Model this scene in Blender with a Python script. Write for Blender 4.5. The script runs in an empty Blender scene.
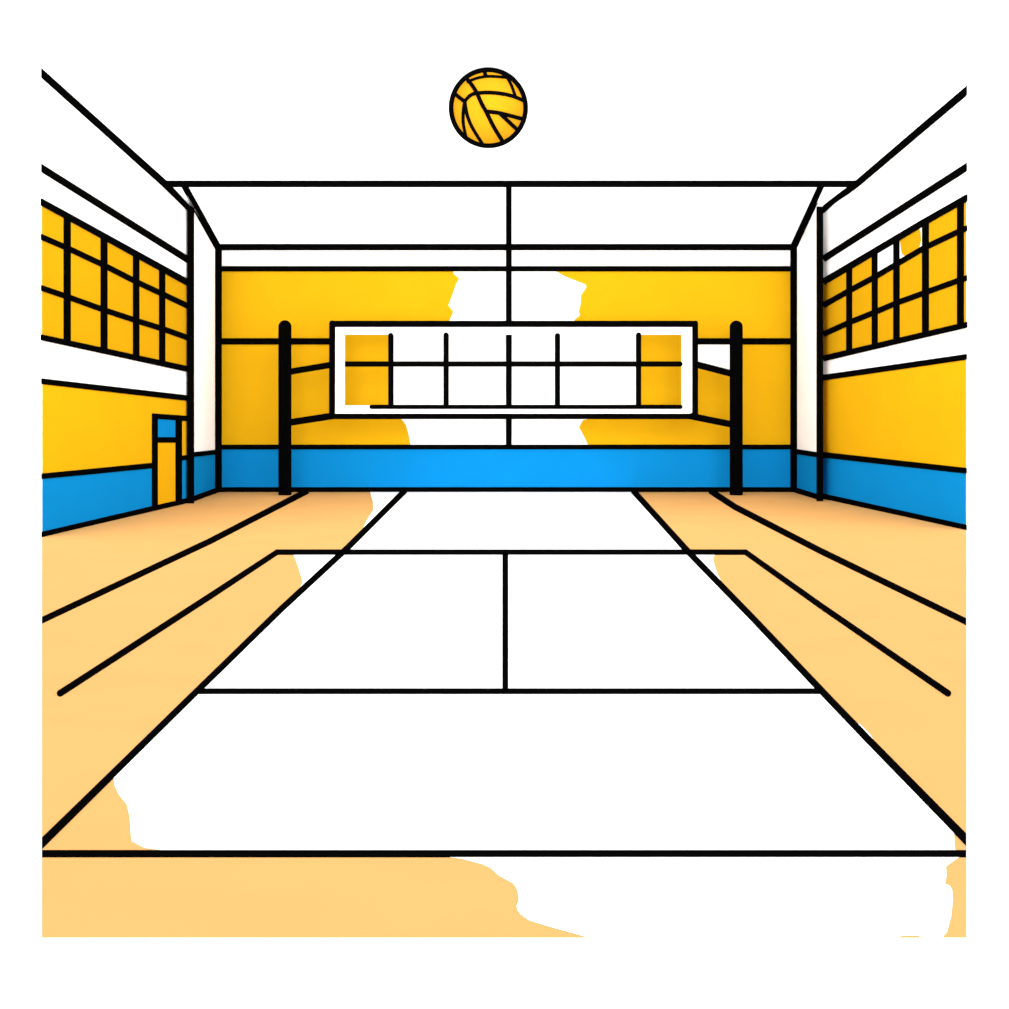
# Volleyball hall: a small cut-away gym with a net, two posts, and a ball in the air.
import bpy, bmesh, math
from mathutils import Vector as V

SC = bpy.context.scene
COL = SC.collection
F, H, VX, VY = 1400.0, 1.4, 512.0, 395.0        # focal length in px, eye height in m, vanishing point
EYE = V((0, 0, H))

# ------------------------------------------------------------------ camera, world
cam = bpy.data.cameras.new('camera')
cam.sensor_width = 36.0
cam.lens = F / 1009.0 * 36.0
cam.shift_x = -(VX - 504.5) / 1009.0
cam.shift_y = -(504.5 - VY) / 1009.0
camo = bpy.data.objects.new('camera', cam)
camo.location = EYE
camo.rotation_euler = (math.pi / 2, 0, 0)
COL.objects.link(camo)
SC.camera = camo

w = bpy.data.worlds.new('white_sky_fill')
w.use_nodes = True
bg = w.node_tree.nodes['Background']
bg.inputs[0].default_value = (1, 1, 1, 1)
# white sky, extra brightness added behind the viewer to fill the back wall
wn = w.node_tree.nodes
wtc = wn.new('ShaderNodeTexCoord')
wsp = wn.new('ShaderNodeSeparateXYZ')
def math_node(op, a, b):
    n = wn.new('ShaderNodeMath'); n.operation = op
    for i, x in enumerate((a, b)):
        if isinstance(x, float): n.inputs[i].default_value = x
        else: w.node_tree.links.new(x, n.inputs[i])
    return n.outputs[0]
w.node_tree.links.new(wtc.outputs['Generated'], wsp.inputs[0])
fr = math_node('MAXIMUM', math_node('MULTIPLY', wsp.outputs['Y'], -1.0), 0.0)
w.node_tree.links.new(math_node('ADD', math_node('MULTIPLY', fr, 4.2), 1.25), bg.inputs[1])
SC.world = w
SC.view_settings.view_transform = 'Standard'
SC.view_settings.look = 'None'
SC.view_settings.gamma = 1.0
SC.view_settings.exposure = 0.0
SC.view_settings.use_curve_mapping = False
SC.cycles.max_bounces = 8
SC.cycles.diffuse_bounces = 6

# ------------------------------------------------------------------ materials
def paint(name, rgb, vary=0.0, scale=2.0):
    m = bpy.data.materials.new(name)
    m.use_nodes = True
    nt = m.node_tree
    b = nt.nodes['Principled BSDF']
    b.inputs['Roughness'].default_value = 1.0
    b.inputs['Specular IOR Level'].default_value = 0.0
    if vary:
        tc = nt.nodes.new('ShaderNodeTexCoord')
        nz = nt.nodes.new('ShaderNodeTexNoise')
        nz.inputs['Scale'].default_value = scale
        rp = nt.nodes.new('ShaderNodeValToRGB')
        rp.color_ramp.elements[0].position = 0.35
        rp.color_ramp.elements[1].position = 0.65
        rp.color_ramp.elements[0].color = [c * (1 - vary) for c in rgb] + [1]
        rp.color_ramp.elements[1].color = [min(1, c * (1 + vary)) for c in rgb] + [1]
        nt.links.new(tc.outputs['Object'], nz.inputs['Vector'])
        nt.links.new(nz.outputs['Fac'], rp.inputs['Fac'])
        nt.links.new(rp.outputs['Color'], b.inputs['Base Color'])
    else:
        b.inputs['Base Color'].default_value = (*rgb, 1)
    return m

M = {
    'white': paint('white_paint', (0.94, 0.94, 0.94)),
    'yellow': paint('yellow_paint', (0.64, 0.347, 0.006), 0.015),
    'pane': paint('yellow_pane', (0.54, 0.285, 0.005), 0.015),
    'blue': paint('blue_paint', (0.0037, 0.203, 0.53), 0.015),
    'tan': paint('sand_floor', (0.56, 0.305, 0.105), 0.015, 1.2),
    'black': paint('black_lacquer', (0.0012, 0.0012, 0.0012)),
    'ball': paint('yellow_leather', (0.42, 0.19, 0.006), 0.03, 9.0),
}

# white ceiling, its translucency added so sky light brightens it and the hall
m = bpy.data.materials.new('translucent_ceiling'); m.use_nodes = True
nt = m.node_tree
nt.nodes.remove(nt.nodes['Principled BSDF'])
tl = nt.nodes.new('ShaderNodeBsdfTranslucent'); tl.inputs[0].default_value = (0.97, 0.97, 0.97, 1)
df = nt.nodes.new('ShaderNodeBsdfDiffuse'); df.inputs[0].default_value = (0.95, 0.95, 0.95, 1)
mx = nt.nodes.new('ShaderNodeMixShader'); mx.inputs[0].default_value = 0.15
nt.links.new(tl.outputs[0], mx.inputs[1]); nt.links.new(df.outputs[0], mx.inputs[2])
nt.links.new(mx.outputs[0], nt.nodes['Material Output'].inputs['Surface'])
M['translucent_white'] = m

# ------------------------------------------------------------------ geometry helpers
class Plane:
    def __init__(s, p, n):
        s.p, s.n = V(p), V(n).normalized()
        if s.n.dot(EYE - s.p) < 0:
            s.n = -s.n                                  # normal looks into the room
    def at(s, px, py, t=0.0):
        d = V(((px - VX) / F, 1.0, -(py - VY) / F))
        k = (s.p + s.n * t - EYE).dot(s.n) / d.dot(s.n)
        return EYE + d * k

FLOOR = Plane((0, 0, 0), (0, 0, 1))

def upright(a, b):
    """vertical plane standing on the floor between two floor points"""
    A, B = FLOOR.at(*a), FLOOR.at(*b)
    return Plane(A, (B - A).cross(V((0, 0, 1))))

WL = upright((42, 537), (190, 502.5))
WR = upright((966.3, 530), (823, 498.7))
RL = upright((190, 502.5), (219, 492))
RR = upright((820, 500), (793.5, 492))
D = FLOOR.at(512, 492).y
BACK = Plane((0, D, 0), (0, 1, 0))

_k = (WR.n.dot(WR.p) - WR.n.y * D) / WR.n.x                  # where the right wall meets the back wall
PXE = max(VX + _k * F / D, 812)                        # or ends behind the short return wall

def new_bm():
    return bmesh.new()

def prism(bm, pts, off, mi=0, side=None):
    """closed solid: polygon pts, extruded by the vector off"""
    a = [bm.verts.new(p) for p in pts]
    b = [bm.verts.new(p + off) for p in pts]
    fs = [bm.faces.new(a)]
    fs[0].material_index = mi
    s = mi if side is None else side
    f = bm.faces.new(b[::-1]); f.material_index = s
    n = len(pts)
    for i in range(n):
        f = bm.faces.new((a[i], b[i], b[(i + 1) % n], a[(i + 1) % n]))
        f.material_index = s

def coat(bm, plane, px, mi, t=0.001):
    """a layer of paint on a surface"""
    f = bm.faces.new([bm.verts.new(plane.at(x, y, t)) for x, y in px])
    f.material_index = mi

def outline(pts, wid, cap0=False, cap1=False):
    pts = [V((x, y)) for x, y in pts]
    n = len(pts)
    ws = wid if isinstance(wid, (list, tuple)) else [wid] * n
    ws = [q + 0.35 for q in ws]
    L, R = [], []
    for i in range(n):
        d0 = (pts[i] - pts[i - 1]).normalized() if i else None
        d1 = (pts[i + 1] - pts[i]).normalized() if i < n - 1 else None
        if d0 is None: d0 = d1
        if d1 is None: d1 = d0
        t = (d0 + d1).normalized()
        nn = V((-t.y, t.x))
        k = ws[i] / 2 / max(0.4, nn.dot(V((-d0.y, d0.x))))
        L.append(pts[i] + nn * k); R.append(pts[i] - nn * k)
    def cap(c, a, r):
        return [c + V((math.cos(a - math.pi / 2 * (1 - 2 * j / 8)), math.sin(a - math.pi / 2 * (1 - 2 * j / 8)))) * r for j in range(1, 8)]
    out = list(R)
    if cap1:
        d = pts[-1] - pts[-2]
        out += cap(pts[-1], math.atan2(d.y, d.x), ws[-1] / 2)
    out += L[::-1]
    if cap0:
        d = pts[0] - pts[1]
        out += cap(pts[0], math.atan2(d.y, d.x), ws[0] / 2)
    return [(p.x, p.y) for p in out]

LO, HI = 41.9, 966.3                             # the hall is cut away here
def clip(poly):
    for lim, sg in ((LO, 1), (HI, -1)):
        out = []
        for (x0, y0), (x1, y1) in zip(poly, poly[1:] + poly[:1]):
            a, b = (x0 - lim) * sg, (x1 - lim) * sg
            if a >= 0: out.append((x0, y0))
            if a * b < 0:
                k = a / (a - b)
                out.append((x0 + (x1 - x0) * k, y0 + (y1 - y0) * k))
        poly = out
    return poly

def stretch(pts):
    """run a line that reaches the cut edge a little past it, so clipping leaves an upright end"""
    pts = [tuple(p) for p in pts]
    for i, j in ((0, 1), (-1, -2)):
        if pts[i][0] <= LO + 0.5 or pts[i][0] >= HI - 0.5:
            d = (V(pts[i]) - V(pts[j])).normalized() * 6
            pts[i] = (pts[i][0] + d.x, pts[i][1] + d.y)
    return pts

def strip(bm, plane, pts, wid, t=0.02, mi=0, cap0=False, cap1=False, back=None):
    o = [plane.at(x, y, t) for x, y in clip(outline(stretch(pts), wid, cap0, cap1))]
    prism(bm, o, plane.n * -(t if back is None else back), mi)

def obj(name, bm, mats, parent=None, smooth=False, kind=None):
    me = bpy.data.meshes.new(name)
    bmesh.ops.recalc_face_normals(bm, faces=bm.faces[:])
    bm.to_mesh(me); bm.free()
    for m in (mats if isinstance(mats, (list, tuple)) else [mats]):
        me.materials.append(M[m])
    if smooth:
        for p in me.polygons: p.use_smooth = True
    o = bpy.data.objects.new(name, me)
    COL.objects.link(o)
    if parent:
        o.parent = parent
        o.matrix_parent_inverse = parent.matrix_basis.inverted()
    if kind: o['kind'] = kind
    return o

def struct(name, bm, mats, label=None):
    o = obj(name, bm, mats, kind='structure')
    if label: o['label'] = label
    return o

def empty(name, loc, label, cat, group=None):
    o = bpy.data.objects.new(name, None)
    COL.objects.link(o)
    o.location = loc
    o['label'] = label; o['category'] = cat
    if group: o['group'] = group
    return o

def tube(bm, pts, r, seg=10, closed=False, mi=0):
    pts = [V(p) for p in pts]
    n = len(pts)
    rings = []
    up = None
    for i in range(n):
        if closed:
            d = pts[(i + 1) % n] - pts[i - 1]
        else:
            d = pts[min(i + 1, n - 1)] - pts[max(i - 1, 0)]
        d.normalize()
        if up is None:
            up = d.orthogonal().normalized()
        up = (up - d * up.dot(d)).normalized()
        s = d.cross(up)
        rings.append([bm.verts.new(pts[i] + (up * math.cos(a) + s * math.sin(a)) * r)
                      for a in [2 * math.pi * k / seg for k in range(seg)]])
    for i in range(n if closed else n - 1):
        a, b = rings[i], rings[(i + 1) % n]
        for k in range(seg):
            f = bm.faces.new((a[k], a[(k + 1) % seg], b[(k + 1) % seg], b[k])); f.material_index = mi
    if not closed:
        bm.faces.new(rings[0][::-1]).material_index = mi
        bm.faces.new(rings[-1]).material_index = mi

def lathe(bm, cx, cy, prof, seg=32):
    rings = []
    for r, z in prof:
        if r < 1e-6:
            rings.append([bm.verts.new((cx, cy, z))])
        else:
            rings.append([bm.verts.new((cx + r * math.cos(2 * math.pi * k / seg), cy + r * math.sin(2 * math.pi * k / seg), z)) for k in range(seg)])
    for a, b in zip(rings, rings[1:]):
        for k in range(seg):
            k2 = (k + 1) % seg
            if len(a) == 1 and len(b) == 1: continue
            if len(a) == 1: bm.faces.new((a[0], b[k], b[k2]))
            elif len(b) == 1: bm.faces.new((a[k], a[k2], b[0]))
            else: bm.faces.new((a[k], a[k2], b[k2], b[k]))

UP = V((0, 0, 0.045))

# ------------------------------------------------------------------ floor
bm = new_bm()
pts = [FLOOR.at(x, y) for x, y in ((42, 938), (966.3, 938), (966.3, 530), (823, 498.7), (PXE, 492), (219, 492), (190, 502.5), (42, 537))]
prism(bm, pts, V((0, 0, -0.12)), 0, 2)
# bare white areas left in the sand coloured floor coat
coat(bm, FLOOR, [
    (370, 492), (373, 502), (373.4, 510), (367, 519.7), (360, 535.3), (346, 551), (293, 553), (297.4, 564.4), (302.6, 581),
    (302, 584), (297.5, 592), (244, 642), (187.6, 699), (113.3, 773), (113.8, 779), (114.8, 786), (119.2, 795.2), (126.6, 804), (129.6, 816), (130.5, 830.8), (131.7, 841.2), (144.5, 847.8),
    (160.8, 850), (200, 853), (956, 853), (954.6, 845.7), (954, 833), (957, 831), (869, 740), (875, 741.6), (869, 733), (860, 724), (855, 723),
    (754.8, 620), (722, 583), (717.8, 574.4), (714.5, 565.7), (713, 558), (716, 553), (690, 553), (687.2, 550.5), (634.9, 492)], 1)
coat(bm, FLOOR, [
    (440, 853), (449.6, 857.2), (461, 858.6), (471.9, 861.4), (482, 864), (490.4, 868), (499, 875.6), (506, 879.5), (512.7, 883), (516, 887), (517.7, 891.7), (518.9, 897.9), (518, 902), (516.5, 906.5), (517.5, 910), (520.2, 914),
    (528.8, 920.2), (548.7, 926.4), (571, 932.6), (590, 938), (892, 938), (905, 935.5), (916, 935.5), (928, 938), (942, 938), (947, 932), (951, 917), (953, 899.3), (952, 889), (949.5, 885.5), (945, 883.8), (946.5, 875.5),
    (946, 866.5), (958.4, 857.6), (962, 853)], 1)
floor = struct('floor', bm, ['tan', 'white', 'white'])

def court(pts, wid, **k):
    b = new_bm()
    strip(b, FLOOR, pts, wid, t=0.003, **k)
    return obj('court_line', b, 'black', floor)
court([(42, 842.7), (113.3, 772.9), (187.6, 700), (280.8, 609.2), (347.4, 547.8), (405, 490.5)], [7.5, 6.6, 6, 5.8, 5.8, 5.6])
court([(966.3, 839.2), (869, 740), (830.6, 700), (754.8, 620), (687.2, 550.5), (633, 490.5)], [8, 6.8, 6.5, 6, 6, 5.6])
court([(42, 853.2), (966.3, 853.2)], 6.2)
court([(197, 691), (822, 691)], 5.2)
court([(505.3, 552), (505.3, 691)], 5.5)
court([(60, 693), (210, 596), (277, 552), (745.6, 552), (820, 605), (948, 693)], [6, 5.6, 5, 5, 5.4, 6], cap0=True, cap1=True)
court([(42, 620), (210, 541), (308, 490.5)], 5.6)
court([(966.3, 621.5), (820, 550.5), (735, 506.8), (710, 490.5)], 5.8)

# ------------------------------------------------------------------ walls
def wall(name, plane, px, paints, back=0.12, lift=()):
    b = new_bm()
    pts = [plane.at(x, y) + (UP if i in lift else V()) for i, (x, y) in enumerate(px)]
    prism(b, pts, plane.n * -back, 0)
    for mi, poly in paints:
        coat(b, plane, poly, mi, 0.001 if mi != 0 else 0.002)
    return struct(name, b, ['white', 'yellow', 'blue'])

wall('wall_left', WL, [(42, 537), (190, 502.5), (190, 210), (166, 184), (42, 73)],
     [(1, [(42, 381), (190, 398.3), (190, 457), (154, 465.2), (42, 476.3)]),
      (2, [(42, 476.3), (154, 465.2), (190, 457), (190, 502.5), (42, 537)])], lift=(2, 3, 4))
wall('wall_right', WR, [(966.3, 530), (PXE, 492), (PXE, 222), (823, 209), (857, 183.5), (966.3, 90.5)],
     [(1, [(966.3, 356.8), (823, 377.4), (PXE, 380), (PXE, 453), (823, 454.6), (966.3, 471)]),
      (2, [(966.3, 471), (823, 454.6), (PXE, 453), (PXE, 492), (966.3, 530)])], lift=(2, 3, 4, 5))
wall('wall_left_return', RL, [(190, 502.5), (219, 492), (219, 247), (190, 197.5)],
     [(2, [(190, 455), (219, 451.8), (219, 492), (190, 502.5)])], back=0.1)
wall('wall_right_return', RR, [(820, 500), (793.5, 492), (793.5, 247), (820, 190)],
     [(2, [(793.5, 451.3), (820, 455.5), (820, 500), (793.5, 492)])], back=0.035)

b_white = [
    (453.4, 268), (453.4, 273.6), (459.3, 278.4), (455.6, 285.6), (452.3, 295.4), (448.4, 305.2), (453.4, 311.8), (449.7, 319.8),
    (448, 326), (390.8, 330), (390.8, 410), (402.2, 420), (406, 425), (408.7, 435), (410.5, 444.8), (411, 447),
    (589, 447), (588, 444.8), (584.3, 437), (579, 427.3), (583, 420), (638.6, 410), (638.6, 330), (575, 326),
    (574.4, 319.8), (580, 315), (578.8, 311.8), (580.5, 304), (581, 295.4), (586.4, 287), (585.3, 284.5), (565.7, 276.9), (556, 271.4), (553, 268)]
b_chip = [(696, 341), (734, 341), (734, 374), (696, 364)]
wall('wall_back', BACK, [(216, 492), (PXE, 492), (PXE, 222), (793.5, 247), (216, 247)],
     [(1, [(216, 268.6), (PXE, 268.6), (PXE, 447), (216, 447)]),
      (2, [(216, 447), (PXE, 447), (PXE, 492), (216, 492)]),
      (0, b_white), (0, b_chip)], lift=(2, 3, 4))

# ------------------------------------------------------------------ ceiling
bm = new_bm()
A, B_, Lc, E_ = WL.at(42, 73) + UP, WL.at(166, 184) + UP, WL.at(190, 210) + UP, BACK.at(219, 247) + UP
Dc, C_, G_, F_ = WR.at(966.3, 90.5) + UP, WR.at(857, 183.5) + UP, WR.at(PXE, 222) + UP, BACK.at(793.5, 247) + UP
G2 = WR.at(823, 209) + UP
kx = (VX - 508.8) / F                                       # the middle seam of the roof
def on_seam(P, Q):
    k = (-kx * P.y - P.x) / (Q.x - P.x + kx * (Q.y - P.y))
    return P + (Q - P) * k
Pt, Pb = on_seam(B_, C_), on_seam(E_, F_)
bl, br = B_ - UP, C_ - UP
BEAM = Plane(bl, (br - bl).cross(V((0, 0, 1))))
SL, SR = BEAM.at(183.8, 183.9) + UP, BEAM.at(821.5, 183.6) + UP
FU = V((F_.x, F_.y, G_.z))
for quad in ((A, B_, SL, Pt), (A, Pt, Dc), (Pt, SR, C_, Dc), (SL, E_, Pb, Pt), (Pt, Pb, F_, SR), (B_, Lc, SL), (Lc, E_, SL),
             (C_, SR, FU, G2), (G2, FU, G_)):
    bm.faces.new([bm.verts.new(p) for p in quad])
bmesh.ops.remove_doubles(bm, verts=bm.verts[:], dist=1e-5)
struct('ceiling', bm, 'translucent_white')

# ------------------------------------------------------------------ trims
def trim(name, strips):
    b = new_bm()
    for plane, pts, wid, t in strips:
        strip(b, plane, pts, wid, t)
    return struct(name, b, 'black')

SEAM = Plane(Pt - UP * 0.6, (Pb - Pt).cross(C_ - B_))
SLANTL = Plane(SL - UP * 0.6, (E_ - SL).cross(C_ - B_))
SLANTR = Plane(SR - UP * 0.6, (F_ - SR).cross(C_ - B_))
FRONTL = Plane((0, WL.at(186.5, 400).y - 0.03, 0), (0, 1, 0))
FRONTR = Plane((0, FLOOR.at(820, 501.3).y, 0), (0, 1, 0))

trim('trim_1', [(WL, [(42, 73), (166, 184.5), (191, 209)], 6.5, 0.009)])                # cornices
trim('trim_2', [(WR, [(966.3, 90.6), (857, 183), (846, 191.5), (833, 200.5), (821.5, 211)], [6.8, 6.5, 6, 5.5, 5.5], 0.009)])
trim('trim_3', [(BEAM, [(164, 183.8), (859, 183.8)], 6.2, 0.02)])                        # ceiling beam
trim('trim_4', [(SLANTL, [(183.8, 185), (218, 247)], 6, 0.004), (RL, [(190.2, 197), (218.3, 247)], 6, 0.012)])
trim('trim_5', [(SLANTR, [(821.8, 184.5), (793.6, 246)], 6, 0.004), (RR, [(818, 193), (793.6, 246)], 6, 0.012)])
trim('trim_6', [(BACK, [(217, 247), (796, 247)], 6, 0.02)])
trim('trim_7', [(BACK, [(219, 268.7), (794, 268.7)], 5, 0.016)])
trim('trim_8', [(BACK, [(219, 341.3), (332, 341.3)], 6, 0.016), (BACK, [(695, 341.3), (794, 341.3)], 6, 0.016)])
trim('trim_9', [(BACK, [(219, 447), (794, 447)], 4.4, 0.016)])
trim('trim_10', [(BACK, [(508.8, 247), (508.8, 447)], 5.4, 0.024), (SEAM, [(508.8, 184), (508.8, 247)], 5.4, 0.004)])
trim('trim_11', [(WL, [(42, 168), (190, 260.8)], [6.6, 6.2], 0.009)])
trim('trim_12', [(WR, [(966.3, 167), (823, 259)], [6.8, 6], 0.009)])
trim('trim_13', [(WL, [(42, 381.2), (190, 398.3)], 5.4, 0.009)])
trim('trim_14', [(WR, [(966.3, 356.8), (823, 377.6)], 5.4, 0.009)])
trim('trim_15', [(WL, [(42, 476.3), (154, 465.4)], 5.2, 0.008), (WL, [(179, 458.6), (190, 457)], 4.5, 0.008)])
trim('trim_16', [(WR, [(966.3, 470.8), (823, 454.8)], 5.4, 0.008)])
trim('trim_17', [(RL, [(190, 455), (218.5, 451.8)], 4.4, 0.014)])
trim('trim_18', [(RR, [(794, 451.2), (820, 455.3)], 4.6, 0.014)])
for nm, pl, x, y0, y1, wd in (('trim_19', FRONTL, 190.2, 207, 512, 6), ('trim_20', FRONTR, 820.2, 206.5, 512, 5.6)):
    b = new_bm()
    o = [pl.at(px, py) for px, py in outline([(x, y0), (x, y1)], wd)]
    for p in o: p.z = max(p.z, 0.0)
    prism(b, o, V((0, 0.05, 0)))
    struct(nm, b, 'black')
trim('trim_21', [(BACK, [(220, 249), (220, 490)], 2.6, 0.03), (RL, [(217.5, 246), (217.5, 492)], 3.4, 0.01)])
trim('trim_22', [(BACK, [(792.2, 249), (792.2, 490)], 2.8, 0.03), (RR, [(794.8, 246), (794.8, 492)], 3.0, 0.01)])
def base(name, plane, a, b_, wd, t=0.015):
    strip_pts = [(a[0], a[1] - wd), (b_[0], b_[1] - wd), (b_[0], b_[1]), (a[0], a[1])]
    bb = new_bm()
    o = [plane.at(x, y, t) for x, y in strip_pts]
    for p in o[2:]: p.z = 0.0
    prism(bb, o, plane.n * -t)
    struct(name, bb, 'black')
base('baseboard_left', WL, (42, 537), (189.5, 502.6), 5.2, 0.008)
base('baseboard_right', WR, (966.3, 530), (823, 498.7), 5.2, 0.008)
base('baseboard_back', BACK, (219, 492), (794, 492), 4.8)
base('baseboard_left_return', RL, (190, 502.5), (219, 492), 5)
base('baseboard_right_return', RR, (820, 500), (793.5, 492), 5)

# ------------------------------------------------------------------ windows
def lerp_y(line, x):
    for (x0, y0), (x1, y1) in zip(line, line[1:]):
        if min(x0, x1) <= x <= max(x0, x1):
            return y0 + (y1 - y0) * (x - x0) / (x1 - x0)
    return line[0][1] if abs(x - line[0][0]) < abs(x - line[-1][0]) else line[-1][1]

def window(name, plane, top, m1, m2, bot, xs, wds, extra=()):
    x0, x1 = top[0][0], top[-1][0]
    b = new_bm()
    pts = [plane.at(x, y, 0.004) for x, y in top + bot[::-1]]
    prism(b, pts, plane.n * -0.004, 0)
    for poly in extra:
        coat(b, plane, poly, 1, 0.005)
    fb = new_bm()
    strip(fb, plane, top, 6, 0.016)
    strip(fb, plane, bot, 5.4, 0.016)
    root = obj(name, fb, 'black', kind='structure')
    root['label'] = 'black window frame'
    obj('pane', b, ['pane', 'white'], root)
    for line in (m1, m2):
        k = new_bm(); strip(k, plane, line, 5.2, 0.012); obj('glazing_bar', k, 'black', root)
    for x, wd in zip(xs, wds):
        k = new_bm(); strip(k, plane, [(x, lerp_y(top, x)), (x, lerp_y(bot, x))], wd, 0.014); obj('glazing_bar', k, 'black', root)
    return root

window('window_1', WL,
       [(42, 202), (67.7, 216), (190, 283.5)],
       [(42, 237), (68.6, 248.4), (104.3, 265.2), (137, 282), (162.8, 294), (190, 306.9)],
       [(42, 288), (68.6, 297), (104, 309.8), (137, 320.7), (162.8, 328.7), (190, 338.4)],
       [(42, 337.3), (190, 369.4)], [67.7, 104.5, 136.6, 162.6], [6.2, 6, 5.6, 5.4])
rt = [(966.3, 197.8), (921.7, 223.2), (823, 281.8)]
rm1 = [(966.3, 228.2), (959.4, 231), (924.7, 247.4), (896, 264.2), (874.2, 277.1), (848.4, 291), (823, 305.3)]
white_cell = [(874.3, lerp_y(rt, 874.3)), (896, lerp_y(rt, 896)), (896, 264.2), (874.3, 277.1)]
smear = [(896, 262.5), (896, 240), (899.8, 241), (900.6, 248), (901.5, 253), (904, 256), (912, 253.5), (919.5, 247.5), (921.3, 241), (920.8, 232), (919.5, 229), (922, 222), (926, 222), (926, 247)]
window('window_2', WR, rt, rm1,
       [(966.3, 278), (959.4, 280), (924.7, 292.6), (896, 303), (874, 312.4), (848.4, 322.7), (823, 334.2)],
       [(966.3, 324.7), (823, 358.4)], [848.8, 874.3, 896, 925, 960], [5.2, 5.2, 5.6, 6, 6], extra=(white_cell, smear))

# ------------------------------------------------------------------ door
fb = new_bm()
strip(fb, WL, [(155.3, 413.8), (155.3, 506.5)], 5, 0.012)
strip(fb, WL, [(179, 416.5), (179, 502.5)], 6, 0.012)
strip(fb, WL, [(153, 416), (188.5, 418.6)], 5, 0.0115)
strip(fb, WL, [(155, 439.9), (180, 439.9)], 5.2, 0.011)
strip(fb, WL, [(155, 508.0), (180, 502.2)], 4.4, 0.0105)
door = obj('door_1', fb, 'black', kind='structure')
b = new_bm()
prism(b, [WL.at(x, y, 0.006) for x, y in ((155, 440), (180, 440), (180, 502), (155, 508))], WL.n * -0.006)
obj('door_panel', b, 'yellow', door)['label'] = 'yellow door panel'
b = new_bm()
prism(b, [WL.at(x, y, 0.006) for x, y in ((155, 416), (180, 417.5), (180, 440), (155, 440))], WL.n * -0.006)
obj('transom_panel', b, 'blue', door)['label'] = 'blue panel over the door'

# ------------------------------------------------------------------ posts and net
YN = FLOOR.at(512, 495).y
NET = Plane((0, YN, 0), (0, 1, 0))
PXM = YN / F                                             # metres per pixel at the net

def make_post(px, ytop, label):
    base_ = NET.at(px, 495); base_.z = 0
    root = empty('volleyball_post', base_, label, 'post', 'posts holding up the net')
    r = 6.5 * PXM
    zt = NET.at(px, ytop).z
    b = new_bm()
    lathe(b, base_.x, base_.y, [(0, 0.0), (r * 0.97, 0.0), (r * 1.02, 0.012), (r, 0.05), (r, zt - r * 1.02), (0, zt - r * 1.02)])
    obj('pole', b, 'black', root, smooth=False)
    b = new_bm()
    prof = [(0, zt - r * 1.02), (r, zt - r * 1.02)] + [(r * math.cos(a), zt - r + r * math.sin(a)) for a in [math.pi / 2 * k / 8 for k in range(9)]]
    prof[-1] = (0, zt)
    lathe(b, base_.x, base_.y, prof)
    obj('top_cap', b, 'black', root, smooth=True)
    return root
make_post(284.9, 320.2, 'round black volleyball post standing left of the net')
make_post(736.2, 320.5, 'round black volleyball post standing right of the net')

net = empty('volleyball_net', V((NET.at(513, 416).x, YN, NET.at(513, 416).z)),
            'wide volleyball net with white tape border hung between two black posts', 'net')
def net_part(name, mat, polys, t0, t1, label=None):
    """flat webbing in the plane of the net, from t1 (front) back to t0"""
    b = new_bm()
    for poly in polys:
        prism(b, [NET.at(x, y, t1) for x, y in poly], NET.n * -(t1 - t0))
    o = obj(name, b, mat, net)
    if label: o['label'] = label
    return o
def rect(x0, y0, x1, y1): return [(x0, y0), (x1, y0), (x1, y1), (x0, y1)]
net_part('top_tape', 'white', [rect(332, 324, 695.5, 334.6)], -0.006, 0.006, 'white tape along the top of the net')
net_part('bottom_tape', 'white', [rect(332, 405.4, 695.5, 416.5)], -0.006, 0.006, 'white tape along the bottom of the net')
net_part('side_tape', 'white', [rect(332, 334.6, 344.8, 405.4)], -0.006, 0.006, 'white tape at the left end of the net')
net_part('side_tape', 'white', [rect(681.6, 334.6, 695.5, 405.4)], -0.006, 0.006, 'white tape at the right end of the net')
net_part('edge_cord', 'black', [outline([(330, 323.9), (697.5, 323.9)], 6)], -0.01, 0.012)
net_part('edge_cord', 'black', [outline([(332, 416.4), (695.5, 416.4)], 5.2)], -0.01, 0.012)
net_part('edge_cord', 'black', [outline([(332.2, 323.5), (332.0, 417)], 5.8, True, False)], -0.011, 0.013)
net_part('edge_cord', 'black', [outline([(695.2, 323.5), (695.2, 417)], 5.6, True, False)], -0.011, 0.013)
for x, y0 in ((390.8, 333.4), (446.1, 333), (508.8, 335.5), (557.5, 333.6), (638.6, 333)):
    net_part('mesh_cord', 'black', [outline([(x, y0 + 2), (x, 406)], 5, True, False)], -0.009, 0.010)
net_part('mesh_cord', 'black', [outline([(344.8, 364), (680, 364)], 5, False, True)], -0.010, 0.011)
net_part('mesh_cord', 'black', [outline([(371.5, 406.9), (680.5, 406.9)], 4, True, True)], -0.008, 0.009)
for a, c, r in (((331, 364.8), (290.8, 371.6), 3), ((333, 415.8), (290.8, 422.3), 3.3), ((696, 364.4), (730.4, 373.3), 3.2), ((690, 416), (730.4, 424.1), 3.2)):
    b = new_bm(); tube(b, [NET.at(*a), NET.at(*c)], (r + 0.25) * PXM, 12)
    obj('tension_rope', b, 'black', net)

# ------------------------------------------------------------------ ball
DB = 3.74
BPL = Plane((0, DB, 0), (0, 1, 0))
bc = BPL.at(488.4, 108.0)
s = DB / F
RB = 34.9 * s
ball = None
bm = new_bm()
bmesh.ops.create_uvsphere(bm, u_segments=128, v_segments=64, radius=RB)
me = bpy.data.meshes.new('volleyball'); bm.to_mesh(me); bm.free()
for p in me.polygons: p.use_smooth = True
me.materials.append(M['ball'])
ball = bpy.data.objects.new('volleyball', me); COL.objects.link(ball)
ball.location = bc
ball['label'] = 'yellow volleyball with curved black seams in mid air high above the court'
ball['category'] = 'ball'

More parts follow.
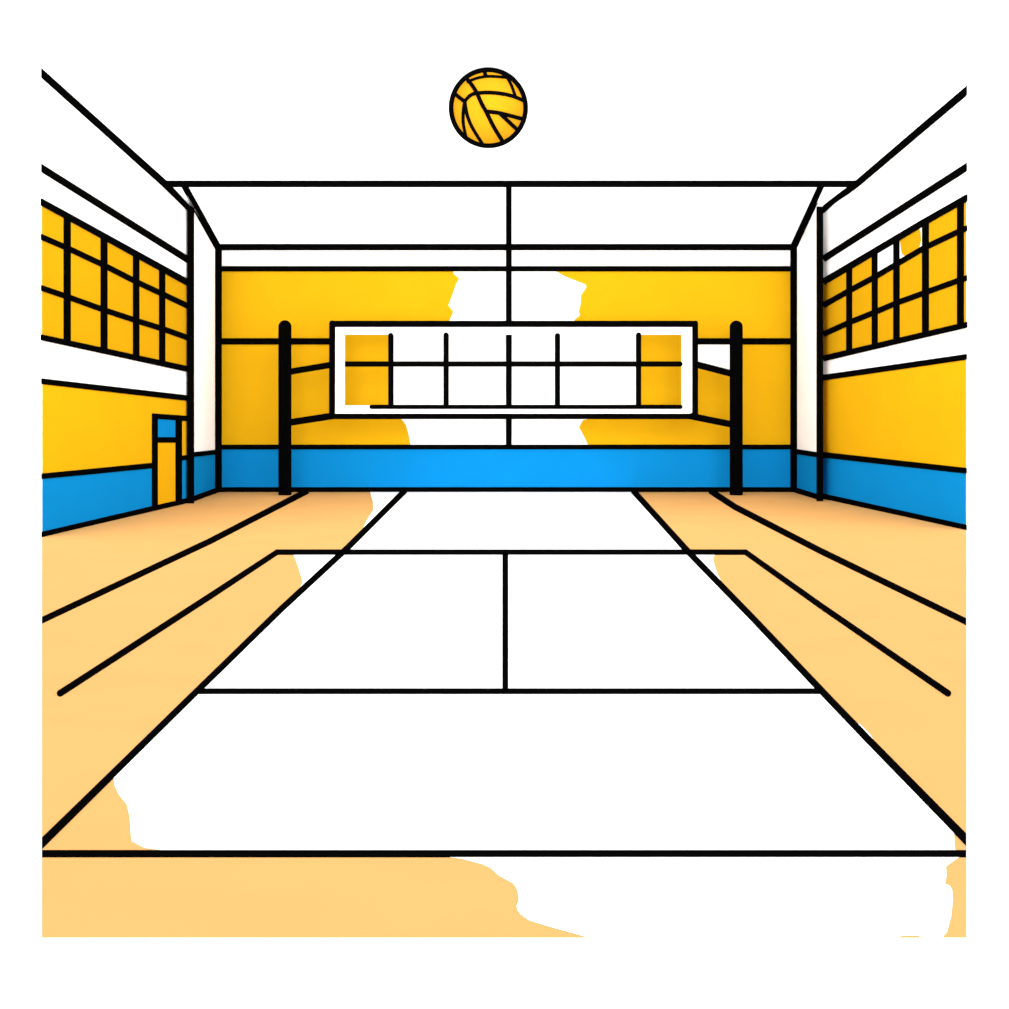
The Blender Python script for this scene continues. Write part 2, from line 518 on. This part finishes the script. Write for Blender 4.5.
def on_ball(zx, zy):
    px, py = 438 + zx / 10.09, 58 + zy / 10.09
    d = V(((px - VX) / F, 1.0, -(py - VY) / F)).normalized()
    oc = EYE - bc
    bq = oc.dot(d); cq = oc.dot(oc) - RB * RB
    disc = bq * bq - cq
    if disc > 0:
        return EYE + d * (-bq - math.sqrt(disc)) - bc
    p = EYE + d * (-bq) - bc
    return p.normalized() * RB

def dense(pts, n=8):
    out = []
    P = [V(p) for p in pts]
    for i in range(len(P) - 1):
        p0, p1, p2, p3 = P[max(i - 1, 0)], P[i], P[i + 1], P[min(i + 2, len(P) - 1)]
        for k in range(n):
            t = k / n
            out.append(0.5 * ((2 * p1) + (p2 - p0) * t + (2 * p0 - 5 * p1 + 4 * p2 - p3) * t * t + (3 * p1 - p0 - 3 * p2 + p3) * t ** 3))
    out.append(P[-1])
    return out
SEAMS = [
    [(275, 195), (325, 250), (385, 340), (440, 460), (490, 550), (560, 690), (645, 830)],
    [(300, 245), (400, 207), (520, 190), (670, 200)],
    [(650, 170), (700, 215), (740, 285), (780, 400)],
    [(468, 125), (482, 195)],
    [(140, 335), (200, 385), (270, 440)],
    [(270, 440), (320, 385), (385, 357), (530, 350), (680, 368), (790, 400), (890, 445)],
    [(272, 440), (258, 540), (258, 660), (285, 790)],
    [(274, 445), (295, 570), (345, 695), (440, 850)],
    [(490, 540), (600, 552), (720, 580), (870, 620)],
    [(625, 560), (700, 630), (800, 725)],
]
for sm in SEAMS:
    b = new_bm()
    pts = [on_ball(*q) for q in dense([V((x, y)) for x, y in sm])]
    tube(b, pts, 2.0 * s, 14)
    obj('seam', b, 'black').parent = ball
    b = new_bm()
    tube(b, [-p for p in pts], 2.0 * s, 14)              # the far side carries the same seams
    obj('seam', b, 'black').parent = ball
b = new_bm()
n = (EYE - bc).normalized()
u = n.orthogonal().normalized(); v = n.cross(u)
tube(b, [(u * math.cos(a) + v * math.sin(a)) * 37.05 * s for a in [2 * math.pi * k / 96 for k in range(96)]], 2.75 * s, 12, closed=True)
o = obj('piping', b, 'black', smooth=True); o.parent = ball
